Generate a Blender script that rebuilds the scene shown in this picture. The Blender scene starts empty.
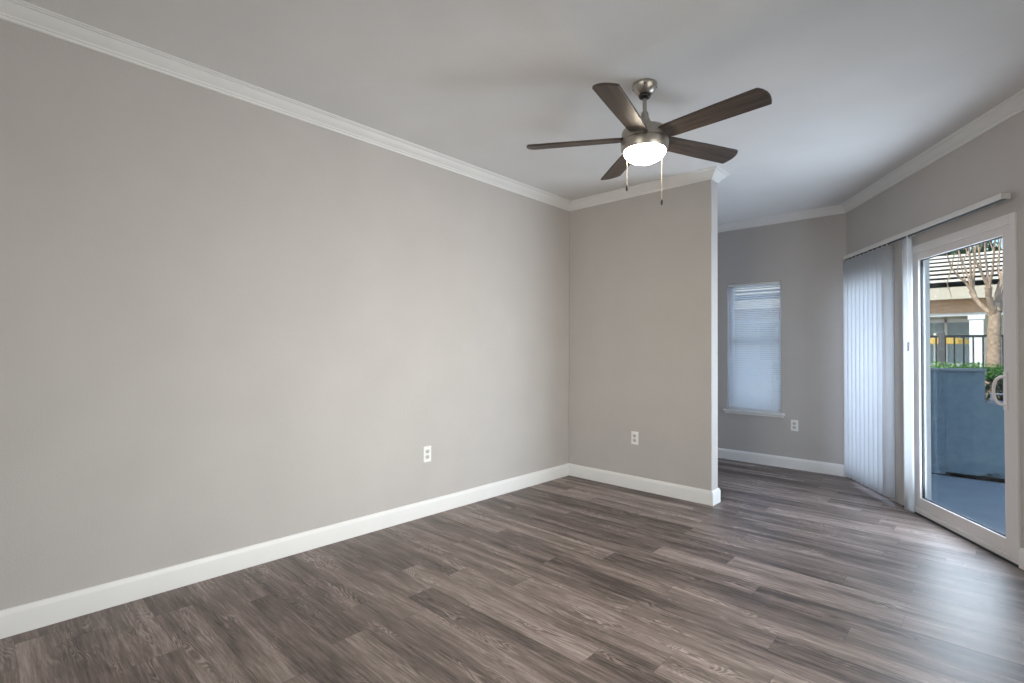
import bpy, bmesh, math, random
from mathutils import Vector, Matrix
random.seed(7)
scene = bpy.context.scene
COL = scene.collection
PI = math.pi

# ------------------------------------------------------------------ camera
EYE = Vector((3.0738, -4.1052, 1.2324))
YAW, PITCH, ROLL, FPX = math.radians(43.2213), math.radians(1.0413), math.radians(0.3675), 509.19
fw = Vector((-math.sin(YAW) * math.cos(PITCH), math.cos(YAW) * math.cos(PITCH), math.sin(PITCH)))
rt = Vector((math.cos(YAW), math.sin(YAW), 0.0))
up = rt.cross(fw)
r2 = rt * math.cos(ROLL) + up * math.sin(ROLL)
u2 = up * math.cos(ROLL) - rt * math.sin(ROLL)
cam_data = bpy.data.cameras.new('camera')
cam_data.sensor_width = 36.0
cam_data.lens = FPX / 1024 * 36.0
cam_data.clip_start = 0.05
cam_data.clip_end = 300
cam = bpy.data.objects.new('camera', cam_data)
COL.objects.link(cam)
m = Matrix((r2, u2, -fw)).transposed().to_4x4()
m.translation = EYE
cam.matrix_world = m
scene.camera = cam

# ------------------------------------------------------------------ view, sky, sun, window daylight, added fill lights
scene.view_settings.view_transform = 'Standard'
scene.view_settings.look = 'None'
scene.view_settings.gamma = 1.0
scene.view_settings.use_curve_mapping = False
scene.view_settings.exposure = 0.0

world = bpy.data.worlds.new('sky_world')
scene.world = world
world.use_nodes = True
wn = world.node_tree
wn.nodes.clear()
w_out = wn.nodes.new('ShaderNodeOutputWorld')
w_bg = wn.nodes.new('ShaderNodeBackground')
w_sky = wn.nodes.new('ShaderNodeTexSky')
w_sky.sky_type = 'NISHITA'
w_sky.sun_disc = False
w_sky.sun_elevation = math.radians(42)
w_sky.sun_rotation = math.radians(200)
w_bg.inputs['Strength'].default_value = 0.25
wn.links.new(w_sky.outputs[0], w_bg.inputs['Color'])
wn.links.new(w_bg.outputs[0], w_out.inputs['Surface'])

def add_light(name, kind, loc, aim, energy, color, **kw):
    d = bpy.data.lights.new(name, kind)
    d.energy = energy
    d.color = color
    for k, v in kw.items():
        setattr(d, k, v)
    o = bpy.data.objects.new(name, d)
    COL.objects.link(o)
    o.location = loc
    o.rotation_euler = Vector(aim).to_track_quat('-Z', 'Y').to_euler()
    return o

# frame of the slanted right wall: s along it from the nook corner towards the viewer, off into the room
ANG = math.radians(-32.6246)
C0 = Vector((2.0296, 1.8927, 0.0))
DR = Vector((-math.sin(ANG), -math.cos(ANG), 0.0))
NI = Vector((-math.cos(ANG), math.sin(ANG), 0.0))
def W(s, off, z):
    return C0 + DR * s + NI * off + Vector((0, 0, z))

CEIL = 2.7126
NOOK_Y = 1.8927
STUB_X, STUB_T = 1.431, 0.130
R_END = 3.3                       # where the slanted wall meets the side wall
SIDE_X = W(R_END, 0, 0).x
BACK_Y = -9.5

add_light('sun', 'SUN', (-6, -12, 14), (0.42, 0.80, -0.72), 4.2, (1.0, 0.93, 0.82), angle=math.radians(0.6))
add_light('door_daylight', 'AREA', W(1.60, -0.057, 1.04), NI, 48, (0.79, 0.85, 1.0), shape='RECTANGLE', size=0.74, size_y=1.68)
add_light('sidelight_daylight', 'AREA', W(0.45, -0.035, 1.0), NI, 9.5, (0.70, 0.81, 1.0), shape='RECTANGLE', size=0.74, size_y=1.85)
add_light('nook_window_daylight', 'AREA', (1.143, NOOK_Y + 0.24, 1.3), (0, -1, 0), 3.6, (0.52, 0.66, 1.0), shape='RECTANGLE', size=0.52, size_y=1.35)
add_light('side_fill_light', 'AREA', (SIDE_X + 0.12, -2.15, 1.28), (-1, 0.02, -0.20), 39, (1.0, 0.965, 0.935), shape='RECTANGLE', size=1.5, size_y=1.4, spread=math.radians(96))  # added fill from out of view, brightens the left wall
add_light('back_fill_light', 'AREA', (2.0, BACK_Y - 0.16, 1.5), (0, 1, 0.20), 116, (1.0, 0.955, 0.91), shape='RECTANGLE', size=2.8, size_y=1.7)  # added fill from behind the viewer, no known source

# ------------------------------------------------------------------ helpers: objects
def tag(o, label=None, cat=None, group=None, kind=None):
    if label: o['label'] = label
    if cat: o['category'] = cat
    if group: o['group'] = group
    if kind: o['kind'] = kind
    return o

def empty(name, loc, rz=0.0):
    o = bpy.data.objects.new(name, None)
    o.empty_display_size = 0.1
    COL.objects.link(o)
    o.location = loc
    o.rotation_euler = (0, 0, rz)
    return o

class MB:
    """collects shapes into one bmesh"""
    def __init__(self):
        self.bm = bmesh.new()
    def box(self, c, size, rot=None):
        mm = Matrix.Translation(Vector(c)) @ (rot.to_4x4() if rot else Matrix.Identity(4)) @ Matrix.Diagonal((size[0], size[1], size[2], 1))
        bmesh.ops.create_cube(self.bm, size=1.0, matrix=mm)
        return self
    def span(self, a, b):
        a, b = Vector(a), Vector(b)
        return self.box((a + b) / 2, (abs(b.x - a.x), abs(b.y - a.y), abs(b.z - a.z)))
    def wall_box(self, s0, s1, o0, o1, z0, z1):
        """box in the frame of the slanted wall"""
        rot = Matrix((DR, NI, Vector((0, 0, 1)))).transposed()
        if rot.determinant() < 0:
            rot = Matrix((-DR, NI, Vector((0, 0, 1)))).transposed()
        c = W((s0 + s1) / 2, (o0 + o1) / 2, (z0 + z1) / 2)
        return self.box(c, (abs(s1 - s0), abs(o1 - o0), abs(z1 - z0)), rot)
    def lathe(self, prof, seg=40, center=(0, 0, 0)):
        """prof: (r, z) list"""
        rings = []
        c = Vector(center)
        for r, z in prof:
            if r < 1e-6:
                rings.append([self.bm.verts.new(c + Vector((0, 0, z)))])
            else:
                rings.append([self.bm.verts.new(c + Vector((r * math.cos(2 * PI * k / seg), r * math.sin(2 * PI * k / seg), z))) for k in range(seg)])
        for a, b in zip(rings, rings[1:]):
            for k in range(seg):
                j = (k + 1) % seg
                if len(a) == 1 and len(b) == 1: continue
                if len(a) == 1: f = (a[0], b[k], b[j])
                elif len(b) == 1: f = (a[k], b[0], a[j])
                else: f = (a[k], b[k], b[j], a[j])
                self.bm.faces.new(f)
        return self
    def tube(self, pts, radii, seg=10, cap=True):
        pts = [Vector(p) for p in pts]
        if not hasattr(radii, '__len__'): radii = [radii] * len(pts)
        rings = []
        ref = None
        for i, p in enumerate(pts):
            t = (pts[min(i + 1, len(pts) - 1)] - pts[max(i - 1, 0)]).normalized()
            if ref is None:
                ref = Vector((1, 0, 0)) if abs(t.x) < 0.8 else Vector((0, 1, 0))
            n = (ref - t * ref.dot(t)).normalized()
            ref = n
            b = t.cross(n)
            rings.append([self.bm.verts.new(p + (n * math.cos(2 * PI * k / seg) + b * math.sin(2 * PI * k / seg)) * radii[i]) for k in range(seg)])
        for a, b in zip(rings, rings[1:]):
            for k in range(seg):
                j = (k + 1) % seg
                self.bm.faces.new((a[k], a[j], b[j], b[k]))
        if cap:
            self.bm.faces.new(list(reversed(rings[0])))
            self.bm.faces.new(rings[-1])
        return self
    def prism(self, outline, z0, z1, mat=None):
        """outline: (x, y) list; extruded between z0 and z1, then moved by mat"""
        mat = mat or Matrix.Identity(4)
        lo = [self.bm.verts.new(mat @ Vector((x, y, z0))) for x, y in outline]
        hi = [self.bm.verts.new(mat @ Vector((x, y, z1))) for x, y in outline]
        n = len(outline)
        self.bm.faces.new(list(reversed(lo)))
        self.bm.faces.new(hi)
        for k in range(n):
            j = (k + 1) % n
            self.bm.faces.new((lo[k], lo[j], hi[j], hi[k]))
        return self
    def quad(self, pts):
        self.bm.faces.new([self.bm.verts.new(Vector(p)) for p in pts])
        return self
    def build(self, name, mat, parent=None, bevel=0.0, smooth=None, local=None, seg=2):
        bm = self.bm
        bmesh.ops.recalc_face_normals(bm, faces=bm.faces[:])
        if local is not None:
            bmesh.ops.transform(bm, matrix=local, verts=bm.verts[:])
        me = bpy.data.meshes.new(name)
        bm.to_mesh(me)
        bm.free()
        if smooth is not None:
            for p in me.polygons: p.use_smooth = True
            try: me.set_sharp_from_angle(angle=math.radians(smooth))
            except Exception: pass
        me.materials.append(mat)
        o = bpy.data.objects.new(name, me)
        COL.objects.link(o)
        if parent: o.parent = parent
        if bevel:
            b = o.modifiers.new('bevel', 'BEVEL')
            b.width = bevel
            b.segments = seg
            b.limit_method = 'ANGLE'
            b.angle_limit = math.radians(40)
        return o

def build_at(mb, name, mat, root, **kw):
    """parts are modelled in place: move them into the frame of their root"""
    inv = (Matrix.Translation(root.location) @ root.rotation_euler.to_matrix().to_4x4()).inverted()
    return mb.build(name, mat, root, local=inv, **kw)

def sweep(path, prof, closed=False):
    """profile (off, z) swept along a floor-plan path with the room on its right-hand side, mitred"""
    mb = MB()
    n = len(path)
    P = [Vector((p[0], p[1], 0)) for p in path]
    rings = []
    for i in range(n):
        d0 = (P[i] - P[i - 1]).normalized() if (i > 0 or closed) else None
        d1 = (P[(i + 1) % n] - P[i]).normalized() if (i < n - 1 or closed) else None
        if d0 is None: d0 = d1
        if d1 is None: d1 = d0
        n0 = Vector((d0.y, -d0.x, 0)); n1 = Vector((d1.y, -d1.x, 0))
        mvec = (n0 + n1) / (1 + n0.dot(n1))
        rings.append([mb.bm.verts.new(P[i] + mvec * o + Vector((0, 0, z))) for o, z in prof])
    k = len(prof)
    for i in range(n if closed else n - 1):
        a, b = rings[i], rings[(i + 1) % n]
        for j in range(k):
            jj = (j + 1) % k
            mb.bm.faces.new((a[j], a[jj], b[jj], b[j]))
    if not closed:
        mb.bm.faces.new(rings[0])
        mb.bm.faces.new(list(reversed(rings[-1])))
    return mb

# ------------------------------------------------------------------ helpers: materials
def new_mat(name):
    mt = bpy.data.materials.new(name)
    mt.use_nodes = True
    nt = mt.node_tree
    nt.nodes.clear()
    out = nt.nodes.new('ShaderNodeOutputMaterial')
    bs = nt.nodes.new('ShaderNodeBsdfPrincipled')
    nt.links.new(bs.outputs[0], out.inputs[0])
    return mt, nt, bs, out

def N(nt, kind, **kw):
    n = nt.nodes.new(kind)
    for k, v in kw.items():
        if k.startswith('i_'): n.inputs[k[2:]].default_value = v
        else: setattr(n, k, v)
    return n

def math_n(nt, op, a, b=None, c=None):
    n = nt.nodes.new('ShaderNodeMath'); n.operation = op
    for i, v in enumerate((a, b, c)):
        if v is None: continue
        if isinstance(v, (int, float)): n.inputs[i].default_value = v
        else: nt.links.new(v, n.inputs[i])
    return n.outputs[0]

def mottled(name, color, rough=0.6, metal=0.0, var=0.06, scale=6.0, bump=0.0, bump_scale=200.0, coords='Position', spec=0.5):
    """procedural paint / metal / stone: slight tonal mottling and a fine bump"""
    mt, nt, bs, out = new_mat(name)
    if coords == 'Position':
        co = N(nt, 'ShaderNodeNewGeometry').outputs['Position']
    else:
        co = N(nt, 'ShaderNodeTexCoord').outputs['Object']
    ns = N(nt, 'ShaderNodeTexNoise'); ns.inputs['Scale'].default_value = scale; ns.inputs['Detail'].default_value = 4
    nt.links.new(co, ns.inputs['Vector'])
    rp = N(nt, 'ShaderNodeValToRGB')
    rp.color_ramp.elements[0].position = 0.3
    rp.color_ramp.elements[1].position = 0.7
    rp.color_ramp.elements[0].color = [c * (1 - var) for c in color] + [1]
    rp.color_ramp.elements[1].color = [min(1, c * (1 + var)) for c in color] + [1]
    nt.links.new(ns.outputs['Fac'], rp.inputs[0])
    nt.links.new(rp.outputs[0], bs.inputs['Base Color'])
    bs.inputs['Roughness'].default_value = rough
    bs.inputs['Metallic'].default_value = metal
    bs.inputs['Specular IOR Level'].default_value = spec
    if bump:
        nb = N(nt, 'ShaderNodeTexNoise'); nb.inputs['Scale'].default_value = bump_scale; nb.inputs['Detail'].default_value = 2
        nt.links.new(co, nb.inputs['Vector'])
        bp = N(nt, 'ShaderNodeBump'); bp.inputs['Strength'].default_value = bump; bp.inputs['Distance'].default_value = 0.003
        nt.links.new(nb.outputs['Fac'], bp.inputs['Height'])
        nt.links.new(bp.outputs[0], bs.inputs['Normal'])
    return mt

def glass_mat():
    mt, nt, bs, out = new_mat('clear_glass')
    nt.nodes.remove(bs)
    tr = N(nt, 'ShaderNodeBsdfTransparent'); tr.inputs[0].default_value = (0.93, 0.97, 0.96, 1)
    gl = N(nt, 'ShaderNodeBsdfGlossy'); gl.inputs['Roughness'].default_value = 0.02
    lw = N(nt, 'ShaderNodeLayerWeight'); lw.inputs['Blend'].default_value = 0.5
    fac = math_n(nt, 'MULTIPLY_ADD', math_n(nt, 'POWER', lw.outputs['Facing'], 5.0), 0.5, 0.03)
    mx = N(nt, 'ShaderNodeMixShader')
    nt.links.new(fac, mx.inputs[0]); nt.links.new(tr.outputs[0], mx.inputs[1]); nt.links.new(gl.outputs[0], mx.inputs[2])
    nt.links.new(mx.outputs[0], out.inputs[0])
    return mt

def translucent(name, color, amount=0.45, rough=0.5):
    mt, nt, bs, out = new_mat(name)
    co = N(nt, 'ShaderNodeTexCoord').outputs['Object']
    ns = N(nt, 'ShaderNodeTexNoise'); ns.inputs['Scale'].default_value = 9
    nt.links.new(co, ns.inputs['Vector'])
    rp = N(nt, 'ShaderNodeValToRGB')
    rp.color_ramp.elements[0].color = [c * 0.96 for c in color] + [1]
    rp.color_ramp.elements[1].color = list(color) + [1]
    nt.links.new(ns.outputs['Fac'], rp.inputs[0])
    nt.links.new(rp.outputs[0], bs.inputs['Base Color'])
    bs.inputs['Roughness'].default_value = rough
    tl = N(nt, 'ShaderNodeBsdfTranslucent')
    nt.links.new(rp.outputs[0], tl.inputs[0])
    mx = N(nt, 'ShaderNodeMixShader'); mx.inputs[0].default_value = amount
    nt.links.new(bs.outputs[0], mx.inputs[1]); nt.links.new(tl.outputs[0], mx.inputs[2])
    nt.links.new(mx.outputs[0], out.inputs[0])
    return mt

def plank_mat():
    """grey-brown vinyl planks along X, 152 mm wide, 1.22 m long, each with its own tone and grain"""
    mt, nt, bs, out = new_mat('vinyl_plank_floor')
    L = nt.links
    pos = N(nt, 'ShaderNodeNewGeometry').outputs['Position']
    sp = N(nt, 'ShaderNodeSeparateXYZ'); L.new(pos, sp.inputs[0])
    x, y = sp.outputs[0], sp.outputs[1]
    PW, PL = 0.152, 1.22
    v = math_n(nt, 'DIVIDE', math_n(nt, 'ADD', y, 2.742 + 0.152 * 60), PW)
    row = math_n(nt, 'FLOOR', v); fv = math_n(nt, 'FRACT', v)
    wr = N(nt, 'ShaderNodeTexWhiteNoise', noise_dimensions='1D'); L.new(row, wr.inputs['W'])
    u = math_n(nt, 'DIVIDE', math_n(nt, 'ADD', math_n(nt, 'ADD', x, 30.2), math_n(nt, 'MULTIPLY', wr.outputs['Value'], PL * 5)), PL)
    colm = math_n(nt, 'FLOOR', u); fu = math_n(nt, 'FRACT', u)
    cid = N(nt, 'ShaderNodeCombineXYZ'); L.new(row, cid.inputs[0]); L.new(colm, cid.inputs[1])
    wp = N(nt, 'ShaderNodeTexWhiteNoise', noise_dimensions='2D'); L.new(cid.outputs[0], wp.inputs['Vector'])
    rnd = wp.outputs['Value']
    # grain coordinates: stretched along the plank, shifted per plank
    off = math_n(nt, 'MULTIPLY', rnd, 37.0)
    gx = math_n(nt, 'ADD', x, off)
    gy = math_n(nt, 'ADD', y, math_n(nt, 'MULTIPLY', wr.outputs['Value'], 11.0))
    def stretched(sx, sy, detail, rough=0.6, dist=0.0):
        c = N(nt, 'ShaderNodeCombineXYZ')
        L.new(math_n(nt, 'MULTIPLY', gx, sx), c.inputs[0]); L.new(math_n(nt, 'MULTIPLY', gy, sy), c.inputs[1]); L.new(off, c.inputs[2])
        n = N(nt, 'ShaderNodeTexNoise'); n.inputs['Scale'].default_value = 1.0
        n.inputs['Detail'].default_value = detail; n.inputs['Roughness'].default_value = rough; n.inputs['Distortion'].default_value = dist
        L.new(c.outputs[0], n.inputs['Vector'])
        return n.outputs['Fac']
    broad = stretched(1.1, 11.0, 3, 0.55, 0.6)       # wide dark streaks
    fine = stretched(6.0, 95.0, 5, 0.75)             # fine fibres
    blot = stretched(3.0, 9.0, 2, 0.5, 0.5)          # where the cathedral figure sits
    ring_src = stretched(2.2, 13.0, 2, 0.45, 0.5)
    rings = math_n(nt, 'MULTIPLY_ADD', math_n(nt, 'SINE', math_n(nt, 'MULTIPLY', ring_src, 150.0)), 0.5, 0.5)
    ringmask = N(nt, 'ShaderNodeMapRange'); ringmask.inputs[1].default_value = 0.52; ringmask.inputs[2].default_value = 0.66
    L.new(blot, ringmask.inputs[0])
    # tone
    t = math_n(nt, 'MULTIPLY_ADD', rnd, 0.36, 0.06)
    t = math_n(nt, 'ADD', t, math_n(nt, 'MULTIPLY', math_n(nt, 'SUBTRACT', broad, 0.5), 1.35))
    t = math_n(nt, 'ADD', t, math_n(nt, 'MULTIPLY', math_n(nt, 'SUBTRACT', fine, 0.5), 1.5))
    rg = math_n(nt, 'MULTIPLY', math_n(nt, 'MULTIPLY', math_n(nt, 'SUBTRACT', rings, 0.35), ringmask.outputs[0]), 0.50)
    t = math_n(nt, 'ADD', t, rg)
    t = math_n(nt, 'ADD', t, 0.14)
    rp = N(nt, 'ShaderNodeValToRGB')
    e = rp.color_ramp.elements
    e[0].position = 0.0; e[0].color = FLOOR_DARK + (1,)
    e[1].position = 1.0; e[1].color = FLOOR_LIGHT + (1,)
    mid = e.new(0.45); mid.color = FLOOR_MID + (1,)
    L.new(t, rp.inputs[0])
    # seams
    def edge(f, w):
        a = math_n(nt, 'LESS_THAN', f, w); b = math_n(nt, 'GREATER_THAN', f, 1 - w)
        return math_n(nt, 'MAXIMUM', a, b)
    seam = math_n(nt, 'MAXIMUM', edge(fv, 0.006), edge(fu, 0.0009))
    mx = N(nt, 'ShaderNodeMix', data_type='RGBA'); mx.inputs['B'].default_value = (0.035, 0.028, 0.025, 1)
    L.new(math_n(nt, 'MULTIPLY', seam, 0.55), mx.inputs['Factor']); L.new(rp.outputs[0], mx.inputs['A'])
    L.new(mx.outputs['Result'], bs.inputs['Base Color'])
    ro = math_n(nt, 'MULTIPLY_ADD', fine, 0.16, 0.35)
    L.new(ro, bs.inputs['Roughness'])
    bs.inputs['Specular IOR Level'].default_value = 0.32
    bp = N(nt, 'ShaderNodeBump'); bp.inputs['Strength'].default_value = 0.22; bp.inputs['Distance'].default_value = 0.002
    h = math_n(nt, 'SUBTRACT', math_n(nt, 'ADD', fine, math_n(nt, 'MULTIPLY', rings, 0.15)), seam)
    L.new(h, bp.inputs['Height']); L.new(bp.outputs[0], bs.inputs['Normal'])
    return mt

def wood_mat(name, dark, light, rough=0.42):
    """grain along the object's X axis"""
    mt, nt, bs, out = new_mat(name)
    L = nt.links
    co = N(nt, 'ShaderNodeTexCoord').outputs['Object']
    mp = N(nt, 'ShaderNodeMapping'); mp.inputs['Scale'].default_value = (4, 60, 60)
    L.new(co, mp.inputs[0])
    ns = N(nt, 'ShaderNodeTexNoise'); ns.inputs['Scale'].default_value = 1.0; ns.inputs['Detail'].default_value = 5; ns.inputs['Distortion'].default_value = 0.7
    L.new(mp.outputs[0], ns.inputs['Vector'])
    rp = N(nt, 'ShaderNodeValToRGB')
    rp.color_ramp.elements[0].position = 0.3; rp.color_ramp.elements[0].color = dark + (1,)
    rp.color_ramp.elements[1].position = 0.7; rp.color_ramp.elements[1].color = light + (1,)
    L.new(ns.outputs['Fac'], rp.inputs[0]); L.new(rp.outputs[0], bs.inputs['Base Color'])
    bs.inputs['Roughness'].default_value = rough
    return mt

def emit_mat(name, color, strength):
    mt, nt, bs, out = new_mat(name)
    bs.inputs['Base Color'].default_value = (0.9, 0.88, 0.84, 1)
    bs.inputs['Roughness'].default_value = 0.3
    bs.inputs['Emission Color'].default_value = color + (1,)
    bs.inputs['Emission Strength'].default_value = strength
    return mt

FLOOR_DARK, FLOOR_MID, FLOOR_LIGHT = (0.062, 0.047, 0.041), (0.192, 0.148, 0.130), (0.430, 0.352, 0.316)
M = {}
M['wall'] = mottled('greige_orange_peel_paint', (0.50, 0.468, 0.448), rough=0.75, var=0.025, scale=3, bump=0.7, bump_scale=120, spec=0.3)
M['ceiling'] = mottled('white_ceiling_paint', (0.78, 0.77, 0.765), rough=0.85, var=0.025, scale=2.5, bump=0.3, bump_scale=120, spec=0.2)
M['trim'] = mottled('white_trim_paint', (0.78, 0.765, 0.75), rough=0.42, var=0.015)
M['vinyl'] = mottled('white_vinyl_frame', (0.74, 0.70, 0.69), rough=0.38, var=0.015)
M['floor'] = plank_mat()
M['glass'] = glass_mat()
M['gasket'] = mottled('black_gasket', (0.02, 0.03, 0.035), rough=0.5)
M['vane'] = translucent('white_pvc_vane', (0.90, 0.91, 0.92), 0.80)
M['slat'] = translucent('white_blind_slat', (0.80, 0.82, 0.84), 0.35)
M['blindmetal'] = mottled('white_enamel', (0.70, 0.68, 0.66), rough=0.35, var=0.01)
M['plate'] = mottled('white_plate_plastic', (0.82, 0.80, 0.77), rough=0.3, var=0.01)
M['slot'] = mottled('dark_slot', (0.05, 0.045, 0.04), rough=0.6)
M['recept'] = mottled('grey_white_receptacle_plastic', (0.52, 0.51, 0.49), rough=0.35, var=0.01)
M['screw'] = mottled('steel_screw', (0.55, 0.53, 0.5), rough=0.35, metal=1.0)
M['nickel'] = mottled('brushed_nickel', (0.42, 0.385, 0.345), rough=0.36, metal=1.0, var=0.05, scale=60)
M['darkmetal'] = mottled('black_hanger_ball', (0.012, 0.011, 0.010), rough=0.35)
M['blade'] = wood_mat('walnut_blade', (0.022, 0.015, 0.012), (0.090, 0.064, 0.050))
M['bulbglass'] = emit_mat('lit_opal_glass', (1.0, 0.87, 0.70), 60.0)
M['chain'] = mottled('beaded_chain', (0.72, 0.64, 0.52), rough=0.35, metal=0.6)
M['fob'] = wood_mat('dark_wood_fob', (0.02, 0.013, 0.01), (0.05, 0.035, 0.025))
M['stucco'] = mottled('grey_stucco', (0.225, 0.30, 0.36), rough=0.9, var=0.10, scale=14, bump=0.9, bump_scale=80)
M['stucco_cap'] = mottled('grey_stucco_cap', (0.36, 0.39, 0.42), rough=0.9, var=0.06, scale=14, bump=0.6, bump_scale=80)
M['concrete'] = mottled('patio_concrete', (0.44, 0.48, 0.52), rough=0.8, var=0.07, scale=5, bump=0.3, bump_scale=60)
M['walk'] = mottled('pale_concrete_walk', (0.55, 0.53, 0.50), rough=0.85, var=0.06, scale=4)
M['lawn'] = mottled('grass_ground', (0.09, 0.13, 0.05), rough=0.95, var=0.4, scale=8)
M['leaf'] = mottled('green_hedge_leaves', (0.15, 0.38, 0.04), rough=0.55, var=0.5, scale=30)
M['leafdark'] = mottled('dark_shrub_shaded_hedge_leaves', (0.05, 0.11, 0.04), rough=0.55, var=0.5, scale=30)  # also the hedge's lower leaves, their shade put into the colour
M['twig'] = mottled('dark_brown_twigs', (0.035, 0.026, 0.018), rough=0.9, var=0.3, scale=20)
M['bark'] = mottled('pale_brown_bark', (0.42, 0.30, 0.225), rough=0.9, var=0.35, scale=26, bump=0.6, bump_scale=60)
M['iron'] = mottled('black_iron', (0.02, 0.025, 0.03), rough=0.5)
M['greypost'] = mottled('grey_fence_post', (0.10, 0.10, 0.11), rough=0.6)
M['tile'] = mottled('pale_concrete_roof_tile', (0.74, 0.70, 0.66), rough=0.85, var=0.12, scale=5)
M['brownbeam'] = wood_mat('brown_beam', (0.40, 0.25, 0.16), (0.56, 0.37, 0.25), 0.7)
M['creamfascia'] = mottled('cream_fascia', (0.52, 0.47, 0.40), rough=0.7)
M['whitepost'] = mottled('white_painted_post', (0.72, 0.73, 0.77), rough=0.6)
M['bluewall'] = mottled('pale_grey_stucco_wall', (0.66, 0.68, 0.64), rough=0.9, var=0.2, scale=3)
M['darkglass'] = mottled('dark_window_pane', (0.30, 0.37, 0.42), rough=0.12)
M['canopy'] = translucent('yellow_canvas', (0.80, 0.56, 0.14), 0.35)
M['whitemetal'] = mottled('white_powder_coat', (0.75, 0.77, 0.8), rough=0.4)
M['roofing'] = mottled('grey_roofing', (0.3, 0.29, 0.28), rough=0.9)
M['hill'] = mottled('far_tree_leaves', (0.06, 0.10, 0.045), rough=0.9, var=0.4, scale=3)

# ------------------------------------------------------------------ room shell
def struct(mb, name, mat, **kw):
    return tag(mb.build(name, mat, **kw), kind='structure')

T = 0.15
SIDE_END = W(R_END, 0, 0)
# floor and ceiling: one slab each, cut to the plan of the room
plan = [(-T, BACK_Y - T), (-T, NOOK_Y + T), (C0.x + 0.09, NOOK_Y + T)]
pa = W(-0.04, -T, 0); pb = W(R_END, -T, 0)
plan += [(pa.x, pa.y), (pb.x, pb.y), (SIDE_X + T, pb.y), (SIDE_X + T, BACK_Y - T)]
struct(MB().prism(plan, -0.12, 0.0), 'floor', M['floor'])
struct(MB().prism(plan, CEIL, CEIL + 0.22), 'ceiling', M['ceiling'])

struct(MB().span((-T, BACK_Y, 0), (0, NOOK_Y + T, CEIL)), 'wall_left', M['wall'])
struct(MB().span((0, 0, 0), (STUB_X, STUB_T, CEIL)), 'wall_partition', M['wall'], bevel=0.006)

# nook wall with its window opening
WX0, WX1, WZ0, WZ1 = 0.859, 1.427, 0.572, 2.012
nw = MB()
nw.span((0, NOOK_Y, 0), (WX0, NOOK_Y + T, CEIL))
nw.span((WX1, NOOK_Y, 0), (C0.x + 0.09, NOOK_Y + T, CEIL))
nw.span((WX0, NOOK_Y, 0), (WX1, NOOK_Y + T, WZ0))
nw.span((WX0, NOOK_Y, WZ1), (WX1, NOOK_Y + T, CEIL))
struct(nw, 'wall_nook', M['wall'])

# slanted right wall: fixed glass by the corner, post, sliding door
SL0, SL1, SLZ0, SLZ1 = 0.06, 0.84, 0.03, 1.99
D0, D1, DZ = 0.995, 2.160, 2.066
rw = MB()
rw.wall_box(-0.02, SL0, -T, 0, 0, CEIL)
rw.wall_box(SL0, SL1, -T, 0, SLZ1, CEIL)
rw.wall_box(SL0, SL1, -T, 0, 0, SLZ0)
rw.wall_box(SL1, D0, -T, 0, 0, CEIL)
rw.wall_box(D0, D1, -T, 0, DZ, CEIL)
rw.wall_box(D1, R_END, -T, 0, 0, CEIL)
struct(rw, 'wall_right', M['wall'])

VY0, VY1, VZ0, VZ1 = -2.98, -1.32, 0.45, 2.10
sw = MB()
sw.span((SIDE_X, BACK_Y, 0), (SIDE_X + T, VY0, CEIL)); sw.span((SIDE_X, VY1, 0), (SIDE_X + T, SIDE_END.y + 0.03, CEIL))
sw.span((SIDE_X, VY0, 0), (SIDE_X + T, VY1, VZ0)); sw.span((SIDE_X, VY0, VZ1), (SIDE_X + T, VY1, CEIL))
struct(sw, 'wall_side', M['wall'])
svf = MB()
for a, b in ((VY0, VY0 + 0.04), (-2.17, -2.13), (VY1 - 0.04, VY1)): svf.span((SIDE_X + 0.05, a, VZ0), (SIDE_X + 0.11, b, VZ1))
svf.span((SIDE_X + 0.05, VY0, VZ0), (SIDE_X + 0.11, VY1, VZ0 + 0.04)); svf.span((SIDE_X + 0.05, VY0, VZ1 - 0.04), (SIDE_X + 0.11, VY1, VZ1))
w4 = struct(svf, 'added_window_4', M['vinyl'])  # unseen window, added to frame the side fill
MB().span((SIDE_X + 0.077, VY0 + 0.02, VZ0 + 0.02), (SIDE_X + 0.083, VY1 - 0.02, VZ1 - 0.02)).build('glass_pane', M['glass'], w4)
# back wall (behind the viewer) with a wide window added for the fill light
BX0, BX1, BZ0, BZ1 = 0.6, 3.4, 0.65, 2.35
bw = MB()
bw.span((-T, BACK_Y - T, 0), (BX0, BACK_Y, CEIL))
bw.span((BX1, BACK_Y - T, 0), (SIDE_X + T, BACK_Y, CEIL))
bw.span((BX0, BACK_Y - T, 0), (BX1, BACK_Y, BZ0))
bw.span((BX0, BACK_Y - T, BZ1), (BX1, BACK_Y, CEIL))
struct(bw, 'wall_back', M['wall'])
bwf = MB()
for a, b in ((BX0, BX0 + 0.05), (1.975, 2.025), (BX1 - 0.05, BX1)):
    bwf.span((a, BACK_Y - 0.12, BZ0), (b, BACK_Y - 0.05, BZ1))
bwf.span((BX0, BACK_Y - 0.12, BZ0), (BX1, BACK_Y - 0.05, BZ0 + 0.05))
bwf.span((BX0, BACK_Y - 0.12, BZ1 - 0.05), (BX1, BACK_Y - 0.05, BZ1))
w3 = struct(bwf, 'added_window_3', M['vinyl'])  # unseen window, added to frame the back fill
MB().span((BX0 + 0.02, BACK_Y - 0.09, BZ0 + 0.02), (BX1 - 0.02, BACK_Y - 0.084, BZ1 - 0.02)).build('glass_pane', M['glass'], w3)

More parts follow.
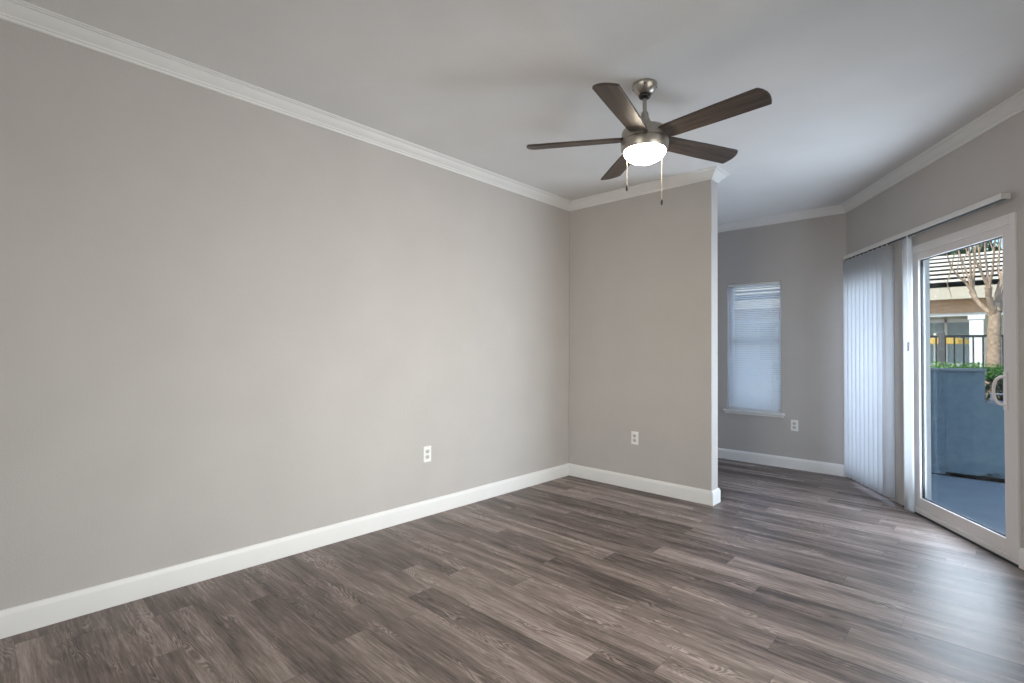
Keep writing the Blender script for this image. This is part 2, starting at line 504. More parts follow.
# crown moulding: one mitred run round the room
crown = [(0, -0.076), (0.007, -0.076), (0.010, -0.071), (0.0105, -0.064), (0.017, -0.060), (0.019, -0.054),
         (0.028, -0.046), (0.039, -0.036), (0.049, -0.024), (0.055, -0.014), (0.063, -0.012), (0.066, -0.007), (0.073, -0.006), (0.074, 0.0), (0, 0.0)]
loop = [(0, BACK_Y), (0, 0), (STUB_X, 0), (STUB_X, STUB_T), (0, STUB_T), (0, NOOK_Y), (C0.x, NOOK_Y), (SIDE_END.x, SIDE_END.y), (SIDE_X, BACK_Y)]
struct(sweep(loop, [(o, CEIL + z) for o, z in crown], closed=True), 'trim_1', M['trim'], smooth=25)

base = [(0, 0.0), (0.015, 0.0), (0.015, 0.092), (0.0135, 0.099), (0.010, 0.104), (0.0085, 0.111), (0.006, 0.115), (0, 0.116)]
struct(sweep([(0, BACK_Y), (0, 0.0), (0.012, 0.0)], base), 'baseboard_left', M['trim'], smooth=25)
struct(sweep([(0.0, 0), (STUB_X, 0), (STUB_X, STUB_T), (0, STUB_T)], base), 'baseboard_partition', M['trim'], smooth=25)
struct(sweep([(0, STUB_T), (0, NOOK_Y), (C0.x, NOOK_Y)], base), 'baseboard_nook', M['trim'], smooth=25)
pd1 = W(D1 + 0.002, 0, 0)
struct(sweep([(pd1.x, pd1.y), (SIDE_END.x, SIDE_END.y), (SIDE_X, BACK_Y)], base), 'baseboard_right', M['trim'], smooth=25)
struct(sweep([(SIDE_X, BACK_Y), (0, BACK_Y)], base), 'baseboard_back', M['trim'], smooth=25)

# ------------------------------------------------------------------ nook window: vinyl frame, sash, stool
w1 = tag(empty('window_1', ((WX0 + WX1) / 2, NOOK_Y + 0.1, WZ0)), kind='structure')
fr = MB()
FY0, FY1 = NOOK_Y + 0.08, NOOK_Y + 0.14
for a, b in ((WX0, WX0 + 0.035), (WX1 - 0.035, WX1)): fr.span((a, FY0, WZ0), (b, FY1, WZ1))
fr.span((WX0, FY0, WZ1 - 0.035), (WX1, FY1, WZ1)); fr.span((WX0, FY0, WZ0), (WX1, FY1, WZ0 + 0.04))
fr.span((WX0, FY0 + 0.01, 1.33), (WX1, FY1, 1.385))
build_at(fr, 'window_frame', M['vinyl'], w1, bevel=0.003)
build_at(MB().span((WX0 + 0.03, FY0 + 0.028, WZ0 + 0.035), (WX1 - 0.03, FY0 + 0.034, WZ1 - 0.03)), 'glass_pane', M['glass'], w1)
sill = MB()
sill.span((WX0 - 0.042, NOOK_Y - 0.034, 0.555), (WX1 + 0.036, NOOK_Y + 0.002, 0.575))
sill.span((WX0, NOOK_Y - 0.002, 0.555), (WX1, FY0, 0.575))
sill.span((WX0 - 0.030, NOOK_Y - 0.014, 0.530), (WX1 + 0.024, NOOK_Y + 0.001, 0.556))
build_at(sill, 'window_sill', M['trim'], w1, bevel=0.004)

# mini blind hung inside that window
mbnd = tag(empty('mini_blind', ((WX0 + WX1) / 2, NOOK_Y + 0.03, WZ1)), 'white horizontal mini blind lowered over the narrow nook window', 'blind')
hr = MB().span((WX0 + 0.004, NOOK_Y + 0.004, WZ1 - 0.028), (WX1 - 0.004, NOOK_Y + 0.034, WZ1 - 0.001))
build_at(hr, 'headrail', M['blindmetal'], mbnd, bevel=0.002)
sl = MB()
tilt = math.radians(47)
z = WZ1 - 0.045
while z > 0.60:
    for k in range(2):            # each slat is a shallow crowned strip
        y0, y1 = (-0.0125, 0.0) if k == 0 else (0.0, 0.0125)
        def pt(xx, yy):
            h = 0.0022 * (1 - (yy / 0.0125) ** 2)
            return Vector((xx, NOOK_Y + 0.022 + yy * math.cos(tilt) - h * math.sin(tilt), z + yy * math.sin(tilt) + h * math.cos(tilt)))
        sl.quad((pt(WX0 + 0.008, y0), pt(WX1 - 0.008, y0), pt(WX1 - 0.008, y1), pt(WX0 + 0.008, y1)))
    z -= 0.0205
build_at(sl, 'slats', M['slat'], mbnd)
build_at(MB().span((WX0 + 0.006, NOOK_Y + 0.010, 0.582), (WX1 - 0.006, NOOK_Y + 0.036, 0.596)), 'bottom_rail', M['blindmetal'], mbnd, bevel=0.002)
for xx in (WX0 + 0.09, WX1 - 0.09):
    lc = MB()
    lc.tube([(xx, NOOK_Y + 0.006, 0.59), (xx, NOOK_Y + 0.006, WZ1 - 0.02)], 0.0011, 6)
    lc.tube([(xx, NOOK_Y + 0.038, 0.59), (xx, NOOK_Y + 0.038, WZ1 - 0.02)], 0.0011, 6)
    build_at(lc, 'ladder_cord', M['blindmetal'], mbnd)
build_at(MB().tube([(WX0 + 0.05, NOOK_Y + 0.002, 1.25), (WX0 + 0.05, NOOK_Y + 0.002, WZ1 - 0.03)], 0.003, 8), 'tilt_wand', M['blindmetal'], mbnd)

# ------------------------------------------------------------------ fixed glass behind the vertical blind
w2 = tag(empty('window_2', W((SL0 + SL1) / 2, -0.08, SLZ0)), kind='structure')
f2 = MB()
f2.wall_box(SL0, SL0 + 0.05, -0.12, -0.05, SLZ0, SLZ1); f2.wall_box(SL1 - 0.05, SL1, -0.12, -0.05, SLZ0, SLZ1)
f2.wall_box(SL0, SL1, -0.12, -0.05, SLZ1 - 0.06, SLZ1); f2.wall_box(SL0, SL1, -0.12, -0.05, SLZ0, SLZ0 + 0.06)
build_at(f2, 'window_frame', M['vinyl'], w2, bevel=0.003)
build_at(MB().wall_box(SL0 + 0.045, SL1 - 0.045, -0.092, -0.086, SLZ0 + 0.055, SLZ1 - 0.055), 'glass_pane', M['glass'], w2)

# ------------------------------------------------------------------ sliding glass door
d1 = tag(empty('door_1', W((D0 + D1) / 2, -0.04, 0)), kind='structure')
df = MB()
df.wall_box(D0, D0 + 0.05, -0.13, 0.012, 0, DZ)
df.wall_box(D1 - 0.05, D1, -0.13, 0.012, 0, DZ)
df.wall_box(D0 + 0.05, D1 - 0.05, -0.13, 0.012, DZ - 0.060, DZ)
df.wall_box(D0 + 0.05, D1 - 0.05, -0.13, 0.012, 0.0, 0.045)
build_at(df, 'door_frame', M['vinyl'], d1, bevel=0.003)
P0, P1, PZ0, PZ1 = D0 + 0.045, D1 - 0.045, 0.045, DZ - 0.055
dp = MB()
G0, G1, GZ0, GZ1 = 1.185, 2.036, 0.125, 1.952
dp.wall_box(P0, G0, -0.052, -0.004, PZ0, PZ1); dp.wall_box(G1, P1, -0.052, -0.004, PZ0, PZ1)
dp.wall_box(G0, G1, -0.052, -0.004, GZ1, PZ1); dp.wall_box(G0, G1, -0.052, -0.004, PZ0, GZ0)
panel = build_at(dp, 'sliding_panel', M['vinyl'], d1, bevel=0.003)
gk = MB()
gk.wall_box(G0 - 0.002, G0 + 0.010, -0.034, -0.020, GZ0, GZ1); gk.wall_box(G1 - 0.006, G1 + 0.002, -0.034, -0.020, GZ0, GZ1)
gk.wall_box(G0, G1, -0.034, -0.020, GZ0 - 0.002, GZ0 + 0.005); gk.wall_box(G0, G1, -0.034, -0.020, GZ1 - 0.005, GZ1 + 0.002)
build_at(gk, 'gasket', M['gasket'], d1)
build_at(MB().wall_box(G0, G1, -0.030, -0.024, GZ0, GZ1), 'glass_pane', M['glass'], d1)
hd = MB()
hz0, hz1, hs = 0.925, 1.095, 2.058
pts = []
for k in range(17):
    a = PI * k / 16
    pts.append(W(hs - 0.032 * math.sin(a) ** 0.7 if 0 < k < 16 else hs, 0.002 + 0.042 * math.sin(a) ** 0.6 if 0 < k < 16 else -0.004, (hz0 + hz1) / 2 - (hz1 - hz0) / 2 * math.cos(a)))
hd.tube(pts, 0.0085, 10)
hd.wall_box(hs - 0.014, hs + 0.014, -0.006, 0.004, hz0 - 0.03, hz1 + 0.03)
build_at(hd, 'door_handle', M['vinyl'], d1, smooth=50)
build_at(MB().wall_box(D0 + 0.0, D1 + 0.0, 0.0125, 0.02, 0.0, 0.012), 'threshold_gap', M['gasket'], d1)
build_at(MB().wall_box(D0 + 0.05, D0 + 0.108, -0.128, -0.075, 0.045, DZ - 0.06), 'outer_jamb', M['vinyl'], d1, bevel=0.003)

# ------------------------------------------------------------------ vertical blind: headrail, vanes pushed to the left
vb = tag(empty('vertical_blind', W(1.1, 0.06, 2.16)), 'white vertical blind with long track, vanes gathered left of the glass door', 'blind')
vh = MB()
vh.wall_box(0.125, 2.170, 0.036, 0.040, 2.142, 2.178); vh.wall_box(0.125, 2.170, 0.080, 0.084, 2.142, 2.178)
vh.wall_box(0.125, 2.170, 0.036, 0.084, 2.174, 2.178)
vh.wall_box(0.125, 0.131, 0.036, 0.084, 2.142, 2.178); vh.wall_box(2.164, 2.170, 0.036, 0.084, 2.142, 2.178)
build_at(vh, 'headrail', M['blindmetal'], vb, bevel=0.001)
build_at(MB().wall_box(0.133, 2.162, 0.0405, 0.0795, 2.1425, 2.150), 'track_shade', M['gasket'], vb)  # black box paints the shadow inside the open headrail
for s in (0.35, 1.15, 1.98):
    build_at(MB().wall_box(s - 0.015, s + 0.015, 0.0, 0.038, 2.150, 2.182), 'wall_bracket', M['blindmetal'], vb)

def vane(s, off, ang, z0=0.045, z1=2.128, name='vane'):
    """a slightly bowed strip 89 mm wide; ang turns it out of the wall plane"""
    mb = MB()
    d = DR * math.cos(ang) + NI * math.sin(ang)
    nn = Vector((d.y, -d.x, 0))
    c = W(s, off, 0)
    cols = []
    for k in range(7):
        t = -1 + 2 * k / 6
        p = c + d * (0.0445 * t) + nn * (0.011 * (1 - t * t))
        cols.append((mb.bm.verts.new(p + Vector((0, 0, z0))), mb.bm.verts.new(p + Vector((0, 0, z1)))))
    for a, b in zip(cols, cols[1:]):
        mb.bm.faces.new((a[0], b[0], b[1], a[1]))
    o = build_at(mb, name, M['vane'], vb, smooth=60)
    sd = o.modifiers.new('thickness', 'SOLIDIFY'); sd.thickness = 0.0012
    clip = MB().box(c + nn * 0.004 + Vector((0, 0, z1 + 0.006)), (0.010, 0.010, 0.030))
    build_at(clip, 'carrier_clip', M['blindmetal'], vb)
    return o
VA = math.radians(-48)
for k in range(10):
    vane(0.182 + 0.0772 * k, 0.060, (VA if k < 9 else math.radians(-40)) + math.radians(random.uniform(-3, 3)))
vane(1.168, 0.060, math.radians(-16), z0=0.020)
wp = W(1.205, 0.078, 0)
wd = MB().tube([wp + Vector((0, 0, 1.30)), wp + Vector((0, 0, 2.14))], 0.0016, 8)
wd = build_at(wd, 'wand', M['blindmetal'], vb)
tip = MB().tube([Vector((0, 0, 1.25)), Vector((0, 0, 1.32))], 0.005, 8).build('wand_tip', M['greypost'], wd)
tip.location = wp - vb.location

# ------------------------------------------------------------------ wall outlets
def outlet(loc, rz, label):
    """duplex outlet; modelled facing -Y, centre at loc"""
    r = tag(empty('wall_outlet', loc, rz), label, 'outlet', 'white duplex wall outlets')
    MB().box((0, -0.003, 0), (0.072, 0.006, 0.117)).build('cover_plate', M['plate'], r, bevel=0.003)
    for zz in (0.0205, -0.0205):
        ol = []
        for k in range(24):
            a = 2 * PI * k / 24
            ol.append((0.0168 * math.cos(a), max(-0.0135, min(0.0135, 0.0168 * math.sin(a)))))
        mt = Matrix.Translation((0, 0, zz)) @ Matrix.Rotation(PI / 2, 4, 'X')
        rc = MB().prism(ol, 0.0, 0.0085, mt).build('receptacle', M['recept'], r)
        s_ = MB()
        s_.box((-0.0065, -0.0086, zz + 0.003), (0.002, 0.001, 0.009)); s_.box((0.0065, -0.0086, zz + 0.003), (0.002, 0.001, 0.007))
        s_.box((0.0, -0.0086, zz - 0.007), (0.0045, 0.001, 0.0045))
        s_.build('slots', M['slot'], rc)
    sc = MB().lathe([(0, 0.0), (0.0032, 0.0), (0.0028, 0.0014), (0, 0.0018)], 12).build('screw', M['screw'], r)
    sc.rotation_euler = (PI / 2, 0, 0); sc.location = (0, -0.006, 0)
    return r
outlet((0.0, -1.754, 0.457), PI / 2, 'white wall outlet low on the long left wall')
outlet((0.740, 0.0, 0.456), 0, 'white wall outlet low on the short partition wall')
outlet((1.554, NOOK_Y, 0.460), 0, 'white wall outlet below and right of the nook window')

# ------------------------------------------------------------------ ceiling fan
FX, FY = 1.688, -1.569
fan = tag(empty('ceiling_fan', (FX, FY, CEIL)), 'brushed nickel ceiling fan with five dark wood blades and a lit dome', 'ceiling fan')
def Lz(zw): return zw - CEIL
MB().lathe([(0.0, 0.0), (0.067, 0.0), (0.068, -0.008), (0.066, -0.016), (0.054, -0.038), (0.040, -0.056), (0.030, -0.060), (0.0, -0.060)]).build('canopy', M['nickel'], fan, smooth=35)
for a in range(4):
    t = a * PI / 2 + 0.5
    MB().lathe([(0, -0.003), (0.004, -0.003), (0.004, 0.003), (0, 0.003)], 10, (0.062 * math.cos(t), 0.062 * math.sin(t), -0.022)).build('canopy_screw', M['darkmetal'], fan)
MB().lathe([(0.0, -0.056), (0.031, -0.057), (0.034, -0.064), (0.030, -0.074), (0.018, -0.080), (0.0, -0.081)]).build('hanger_ball', M['darkmetal'], fan, smooth=60)
MB().lathe([(0.0115, -0.07), (0.0115, -0.19)], 20).build('downrod', M['nickel'], fan, smooth=60)
MB().lathe([(0.0, Lz(2.555)), (0.019, Lz(2.555)), (0.021, Lz(2.545)), (0.022, Lz(2.530)), (0.044, Lz(2.478)), (0.046, Lz(2.466)), (0.0, Lz(2.466))]).build('coupling_cover', M['nickel'], fan, smooth=35)
mh = MB().lathe([(0.0, Lz(2.470)), (0.070, Lz(2.468)), (0.112, Lz(2.458)), (0.122, Lz(2.450)), (0.126, Lz(2.440)), (0.1265, Lz(2.395)), (0.0, Lz(2.395))])
mh.build('motor_housing', M['nickel'], fan, smooth=35)
MB().lathe([(0.0, Lz(2.396)), (0.118, Lz(2.396)), (0.118, Lz(2.392)), (0.0, Lz(2.392))]).build('housing_groove', M['darkmetal'], fan)
MB().lathe([(0.0, Lz(2.392)), (0.128, Lz(2.392)), (0.129, Lz(2.386)), (0.126, Lz(2.350)), (0.121, Lz(2.338)), (0.110, Lz(2.336)), (0.0, Lz(2.345))]).build('light_ring', M['nickel'], fan, smooth=35)
dome = [(0.114, Lz(2.342))]
for k in range(1, 13):
    a = k / 12 * PI / 2
    dome.append((0.114 * math.cos(a) if k < 12 else 0.0, Lz(2.342) - 0.068 * math.sin(a)))
MB().lathe(dome).build('light_dome', M['bulbglass'], fan, smooth=80)

def blade_outline():
    r0, r1 = 0.100, 0.662
    pts = [(r0, -0.048), (0.16, -0.056), (0.40, -0.064), (r1 - 0.034, -0.068), (r1 - 0.026, -0.064), (r1 - 0.012, -0.045), (r1 - 0.003, -0.022)]
    pts += [(r1, 0.0), (r1 - 0.002, 0.024), (r1 - 0.008, 0.048), (r1 - 0.014, 0.063), (r1 - 0.017, 0.066)]
    pts += [(0.40, 0.063), (0.16, 0.056), (r0, 0.048)]
    return pts
PITCH_B = math.radians(-13)
b0 = None
for k in range(5):
    a = math.radians(211.3 + 72 * k)
    if b0 is None:
        b = MB().prism(blade_outline(), -0.0055, 0.0055).build('blade', M['blade'], fan, bevel=0.002)
        b0 = b
        ir = MB().prism([(0.085, -0.030), (0.085, 0.030), (0.20, 0.030), (0.215, 0.018), (0.215, -0.018), (0.20, -0.030)], 0.0036, 0.0075)
        iron = ir.build('blade_iron', M['nickel'], b, bevel=0.001)
    else:
        b = b0.copy(); COL.objects.link(b)
        iron = b0.children[0].copy(); COL.objects.link(iron); iron.parent = b
    b.location = (0, 0, Lz(2.412))
    b.rotation_euler = (Matrix.Rotation(a, 3, 'Z') @ Matrix.Rotation(PITCH_B, 3, 'X')).to_euler()

def chain(ang, zend, rad=0.118):
    x, y = rad * math.cos(ang), rad * math.sin(ang)
    mb = MB()
    z = Lz(2.352)
    mb.tube([(x, y, z), (x, y, Lz(zend))], 0.0012, 6)
    while z > Lz(zend):
        bmesh.ops.create_icosphere(mb.bm, subdivisions=1, radius=0.0026, matrix=Matrix.Translation((x, y, z)))
        z -= 0.0068
    c = mb.build('pull_chain', M['chain'], fan)
    MB().lathe([(0, 0.004), (0.0035, 0.003), (0.0065, -0.010), (0.006, -0.020), (0.003, -0.026), (0, -0.027)], 14, (x, y, Lz(zend))).build('fob', M['fob'], c, smooth=60)
camdir = math.atan2(EYE.y - FY, EYE.x - FX)
chain(camdir - math.radians(52), 2.130)
chain(camdir + math.radians(49), 2.040)

# ------------------------------------------------------------------ outside: patio
def outside_struct(mb, name, mat, **kw): return struct(mb, name, mat, **kw)
outside_struct(MB().span((1.0, -1.6, -0.20), (6.5, 2.83, -0.03)), 'floor_patio', M['concrete'])
outside_struct(MB().span((-40, -40, -0.6), (50, 80, -0.25)), 'ground', M['lawn'])
PY = 2.86
pw = MB()
pw.span((2.02, PY, 0.005), (3.03, PY + 0.16, 1.055)); pw.span((3.03, PY, 0.005), (6.5, PY + 0.16, 0.735))
pw.span((2.02, PY - 0.02, -0.02), (2.725, PY + 0.1, 1.050))
outside_struct(pw, 'wall_patio', M['stucco'])
struct(MB().span((2.02, PY + 0.05, -0.25), (6.5, PY + 0.15, 0.006)), 'wall_gap_shade', M['twig'])  # recessed footing, coloured dark for the shade of the gap under the wall
cp = MB()
cp.span((2.02, PY - 0.035, 1.055), (3.045, PY + 0.19, 1.080)); cp.span((3.045, PY - 0.02, 0.735), (6.5, PY + 0.18, 0.757))
outside_struct(cp, 'trim_2', M['stucco_cap'], bevel=0.004)
outside_struct(MB().span((2.02, NOOK_Y + T, -0.2), (2.14, PY, 2.9)), 'wall_patio_return', M['stucco'])

# dry leaves gathered along the foot of the patio wall
dl = MB()
for k in range(260):
    xx = random.uniform(2.72, 3.6)
    hh = 0.02 + 0.06 * max(0.0, min(1.0, (xx - 2.98) / 0.1))
    c = Vector((xx, PY - random.uniform(-0.03, 0.05), -0.024 + random.uniform(0, hh)))
    r_ = random.uniform(0.012, 0.03); a = random.uniform(0, 2 * PI)
    d = Vector((math.cos(a), math.sin(a), random.uniform(-0.3, 0.3))) * r_
    e_ = Vector((-math.sin(a), math.cos(a), random.uniform(-0.3, 0.3))) * r_ * 0.5
    dl.quad((c - d, c + e_, c + d, c - e_))
tag(dl.build('leaf_litter', M['twig']), 'dark dry leaves along the foot of the patio wall', 'leaves', kind='stuff')

# clipped hedge beyond the wall
def leaf_mass(mb, n, lo, hi, size):
    for k in range(n):
        c = Vector([random.uniform(lo[i], hi[i]) for i in range(3)])
        r_ = random.uniform(0.6, 1.2) * size
        d = Vector((random.gauss(0, 1), random.gauss(0, 1), random.gauss(0, 1))).normalized()
        e_ = d.cross(Vector((random.gauss(0, 1), random.gauss(0, 1), random.gauss(0, 1)))).normalized()
        mb.quad((c - d * r_, c + e_ * r_ * 0.55, c + d * r_, c - e_ * r_ * 0.55))
hg = tag(empty('clipped_hedge', (3.2, 4.35, -0.25)), 'bright green clipped hedge behind the grey patio wall', 'hedge')
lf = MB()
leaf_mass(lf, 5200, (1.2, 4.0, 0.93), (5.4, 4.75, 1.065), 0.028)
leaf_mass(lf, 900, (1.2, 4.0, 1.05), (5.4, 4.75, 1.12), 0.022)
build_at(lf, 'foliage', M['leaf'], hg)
st = MB()
for k in range(90):
    x0, y0 = random.uniform(1.2, 5.4), random.uniform(4.05, 4.7)
    st.tube([(x0, y0, -0.25), (x0 + random.uniform(-.06, .06), y0, 0.4), (x0 + random.uniform(-.15, .15), y0 + random.uniform(-.1, .1), 1.0)], [0.014, 0.011, 0.005], 6)
build_at(st, 'stems', M['twig'], hg)
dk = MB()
leaf_mass(dk, 7000, (1.2, 4.12, -0.2), (5.4, 4.72, 0.95), 0.045)  # lower hedge in darker green, its shaded front painted in
build_at(dk, 'shaded_foliage', M['leafdark'], hg)

# low white garden railing seen through the notch of the wall
gr = tag(empty('garden_railing', (4.3, 3.4, -0.25)), 'low white garden railing between notched patio wall and hedge', 'railing')
g1 = MB()
for zz in (0.805, 0.70): g1.tube([(3.06, 3.4, zz), (5.5, 3.4, zz)], 0.007, 8)
build_at(g1, 'rail', M['whitemetal'], gr)
for xx in (3.08, 4.0, 5.0):
    build_at(MB().tube([(xx, 3.4, -0.25), (xx, 3.4, 0.81)], 0.011, 8), 'post', M['whitemetal'], gr)

# iron fence beyond the hedge
fe = tag(empty('iron_fence', (3.0, 6.0, -0.25)), 'black iron picket fence beyond the hedge', 'fence')
f_ = MB()
f_.box((3.4, 6.0, 1.490), (5.0, 0.035, 0.035)); f_.box((3.4, 6.0, 0.05), (5.0, 0.03, 0.03))
build_at(f_, 'rail', M['iron'], fe)
x = 1.0
while x < 5.8:
    build_at(MB().box((x, 6.0, 0.70), (0.020, 0.020, 1.58)), 'picket', M['iron'], fe)
    x += 0.105
for xx in (2.535, 4.3):
    build_at(MB().box((xx, 6.0, 0.655), (0.075, 0.075, 1.81)), 'fence_post', M['greypost'], fe)

# bare crape-myrtle-like tree
TY = 5.2
tr = tag(empty('bare_tree', (3.087, TY, -0.25)), 'bare pale barked tree with knobbly pruned branches beyond the patio', 'tree')
def P(px, py, dy=0.0):
    """a point of the crown: the direction seen, at the tree's own distance"""
    d = r2 * ((px - 512) / FPX) + u2 * ((341.5 - py) / FPX) + fw
    t = (TY + dy - EYE.y) / d.y
    return EYE + d * t
tk = MB()
base_pt = Vector((3.09, TY, -0.3))
tk.tube([base_pt, Vector((3.088, TY, 0.6)), P(993.5, 362), P(994, 335), P(995, 318), P(996.5, 306)], [0.125, 0.090, 0.078, 0.070, 0.064, 0.03], 14)
build_at(tk, 'trunk', M['bark'], tr, smooth=60)
def limb(pts, radii, name='branch'):
    build_at(MB().tube(pts, radii, 8), name, M['bark'], tr, smooth=60)
limb([P(995, 320), P(989, 312), P(979.5, 304, .05), P(975, 298, .1), P(972, 291, .12)], [0.05, 0.036, 0.029, 0.028, 0.036])
limb([P(994, 316), P(992, 306, -.06), P(988.5, 296, -.12), P(988.5, 287, -.16)], [0.05, 0.036, 0.031, 0.040])
limb([P(996, 312), P(996, 301, .05), P(998.5, 290, .1), P(1001, 282, .15)], [0.06, 0.036, 0.028, 0.03])
limb([P(997, 312), P(1002, 300, .3), P(1007, 285, .4), P(1013, 262, .5)], [0.05, 0.036, 0.03, 0.018])
twigs = [
    [(972, 291, .12), (966, 283, .1), (957, 275, .05), (951.5, 268, .0), (946, 252, -.1)],
    [(972, 291, .12), (969, 279, .2), (963, 263, .3), (957, 246, .4)],
    [(972, 290, .12), (971, 276, .1), (970, 258, .0), (968, 236, -.1)],
    [(973, 290, .12), (974, 272, .2), (975, 252, .3), (978, 230, .4)],
    [(988.5, 287, -.16), (984, 277, -.2), (976, 262, -.3), (971, 245, -.4)],
    [(988, 287, -.16), (981, 272, -.1), (979, 252, -.05), (976, 232, .0)],
    [(989, 287, -.16), (992.5, 272, -.2), (994, 252, -.3), (996, 228, -.4)],
    [(989, 287, -.16), (987, 270, -.1), (985, 250, .0), (984, 228, .1)],
    [(1001, 282, .15), (998, 268, .2), (999.5, 250, .3), (1002, 230, .4)],
    [(1001, 282, .15), (1004, 266, .2), (1006, 246, .2), (1006, 226, .2)],
    [(951.5, 268, .0), (947, 283, .05), (952, 298, .1)],
    [(966, 283, .1), (962, 270, .2), (960, 254, .3)],
]
rt_ = random.Random(5)
for tw in list(twigs)[:10]:
    for j in range(2):
        q = tw[2 + (j % 2)] if len(tw) > 2 else tw[-1]
        sx = rt_.uniform(-7, 7)
        twigs.append([q, (q[0] + sx * 0.5, q[1] - rt_.uniform(6, 10), q[2] + 0.08), (q[0] + sx, q[1] - rt_.uniform(15, 26), q[2] + rt_.uniform(-0.2, 0.25))])
for tw in twigs:
    n = len(tw)
    limb([P(*q) for q in tw], [(0.017 if len(tw) > 3 else 0.009) * (1 - 0.6 * i / (n - 1)) for i in range(n)], 'twig')

# pavilion / building across the way
BY = 12.0
bd = tag(empty('porch_building', (2.4, BY, -0.25)), 'low building with pale tiled roof, brown beam and white porch posts', 'building')
ft = MB().span((-6, BY + 2.0, -0.25), (9, BY + 2.2, 2.6)); build_at(ft, 'back_wall', M['bluewall'], bd)
build_at(MB().span((-6, BY - 0.10, 2.13), (9, BY + 0.10, 2.20)), 'white_soffit_trim', M['whitepost'], bd)
build_at(MB().span((-6, BY - 0.16, 2.20), (9, BY + 0.16, 2.52)), 'beam', M['brownbeam'], bd)
build_at(MB().span((-6, BY - 0.5, 2.50), (9, BY - 0.42, 2.78)), 'fascia', M['creamfascia'], bd)
build_at(MB().span((-6, BY - 0.42, 2.52), (9, BY + 2.2, 2.58)), 'porch_ceiling', M['creamfascia'], bd)
for xx in (-1.2, 2.84, 6.6):
    pp = MB()
    pp.span((xx - 0.125, BY - 0.12, -0.25), (xx + 0.125, BY + 0.12, 2.13))
    pp.span((xx - 0.15, BY - 0.15, -0.25), (xx + 0.15, BY + 0.15, 0.25)); pp.span((xx - 0.15, BY - 0.15, 2.03), (xx + 0.15, BY + 0.15, 2.13))
    build_at(pp, 'porch_post', M['whitepost'], bd, bevel=0.01)
slope = math.radians(21)
rf = MB()
ncourse, exp_ = 7, 0.42
for k in range(ncourse):
    c = Vector((1.5, BY - 0.62 + (k + 0.5) * exp_ * math.cos(slope), 2.86 + (k + 0.5) * exp_ * math.sin(slope)))
    rf.box(c, (15.2, exp_ * 0.98, 0.056), Matrix.Rotation(0.09, 3, 'X'))
build_at(rf, 'tile_roof', M['tile'], bd)
ul = MB().box((1.5, BY - 0.42 + ncourse / 2 * exp_ * math.cos(slope), 2.78 + ncourse / 2 * exp_ * math.sin(slope)), (15.0, ncourse * exp_ * 1.02, 0.04), Matrix.Rotation(slope, 3, 'X'))  # black sheet, stands for the shadow between the tile courses
build_at(ul, 'course_gap_shade', M['iron'], bd)
# window in the back wall of the porch
for xx in (2.2, -2.0, 5.0):
    wf = MB()
    for a, b in ((xx - 0.62, xx - 0.54), (xx + 0.54, xx + 0.62), (xx - 0.03, xx + 0.03)): wf.span((a, BY + 1.9, 0.9), (b, BY + 2.02, 2.15))
    wf.span((xx - 0.62, BY + 1.9, 0.9), (xx + 0.62, BY + 2.02, 0.98)); wf.span((xx - 0.62, BY + 1.9, 2.07), (xx + 0.62, BY + 2.02, 2.15))
    wfo = build_at(wf, 'window_frame', M['whitepost'], bd)
    pn = build_at(MB().span((xx - 0.55, BY + 1.95, 0.97), (xx + 0.55, BY + 2.0, 2.08)), 'pane', M['darkglass'], bd)

struct(MB().span((-8, 6.6, -0.26), (11, BY + 2.2, -0.24)), 'floor_walk', M['walk'])
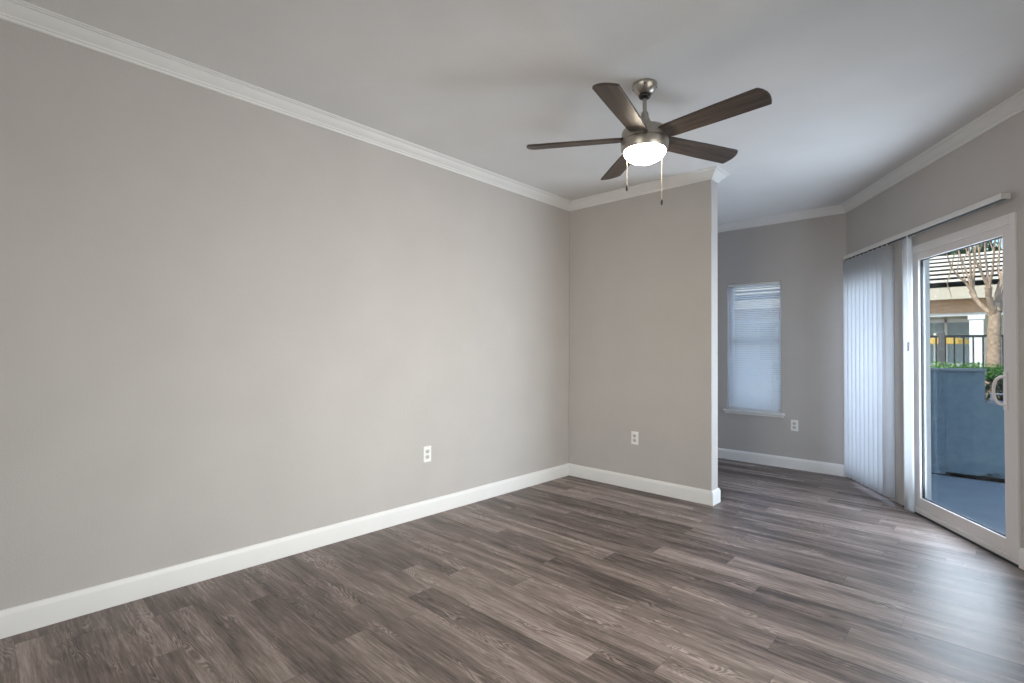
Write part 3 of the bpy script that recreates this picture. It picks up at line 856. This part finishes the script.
# umbrella and table in front of the porch
um = tag(empty('market_umbrella', (2.20, 10.2, -0.24)), 'yellow market umbrella beyond the black fence', 'umbrella')
cn = MB()
top = Vector((2.20, 10.2, 1.63))
ring = [Vector((2.20 + 0.55 * math.cos(2 * PI * k / 8), 10.2 + 0.55 * math.sin(2 * PI * k / 8), 1.53)) for k in range(8)]
low = [p + Vector((0, 0, -0.09)) for p in ring]
for k in range(8):
    j = (k + 1) % 8
    cn.quad((top, ring[k], ring[j])); cn.quad((ring[k], low[k], low[j], ring[j]))
build_at(cn, 'canopy', M['canopy'], um)
build_at(MB().tube([(2.20, 10.2, -0.24), (2.20, 10.2, 1.67)], 0.022, 10), 'pole', M['whitemetal'], um)
tb = tag(empty('outdoor_table', (2.20, 10.2, -0.24)), 'white outdoor table under the yellow umbrella', 'table')
build_at(MB().lathe([(0.06, 0.78), (0.6, 0.78), (0.6, 0.82), (0.06, 0.82), (0.06, 0.78)], 28, (2.20, 10.2, 0.0)), 'table_top', M['whitemetal'], tb)
for k in range(4):
    a = k * PI / 2 + 0.4
    build_at(MB().tube([(2.20 + 0.5 * math.cos(a), 10.2 + 0.5 * math.sin(a), -0.25), (2.20 + 0.4 * math.cos(a), 10.2 + 0.4 * math.sin(a), 0.79)], 0.02, 8), 'leg', M['iron'], tb)

# shrub outside the nook window
sh = tag(empty('dark_shrub', (1.35, 3.4, -0.25)), 'dark green shrub outside the blind covered nook window', 'shrub')
s1 = MB(); leaf_mass(s1, 1500, (0.9, 3.2, -0.1), (1.95, 3.8, 1.15), 0.05); build_at(s1, 'foliage', M['leafdark'], sh)
s2 = MB()
for k in range(6): s2.tube([(1.4, 3.5, -0.3), (1.4 + random.uniform(-.35, .35), 3.5 + random.uniform(-.2, .2), 0.9)], [0.02, 0.008], 6)
build_at(s2, 'stems', M['twig'], sh)
# far tree behind the building
fa = tag(empty('far_tree', (3.4, 24, -0.25)), 'dark leafy tree far behind the tiled roof', 'tree')
t1 = MB(); 
for k in range(2600):
    v = Vector((random.gauss(0, 1), random.gauss(0, 1), random.gauss(0, 1))).normalized() * (random.random() ** 0.4)
    c = Vector((1.5 + v.x * 3.2, 24 + v.y * 2.5, 4.0 + v.z * 2.3)); r_ = random.uniform(0.12, 0.24)
    d = Vector((random.gauss(0, 1), random.gauss(0, 1), random.gauss(0, 1))).normalized(); e_ = d.orthogonal().normalized()
    t1.quad((c - d * r_, c + e_ * r_ * .6, c + d * r_, c - e_ * r_ * .6))
build_at(t1, 'foliage', M['hill'], fa)
build_at(MB().tube([(1.5, 24, -0.3), (1.5, 24, 3.5)], [0.3, 0.15], 10), 'trunk', M['bark'], fa)
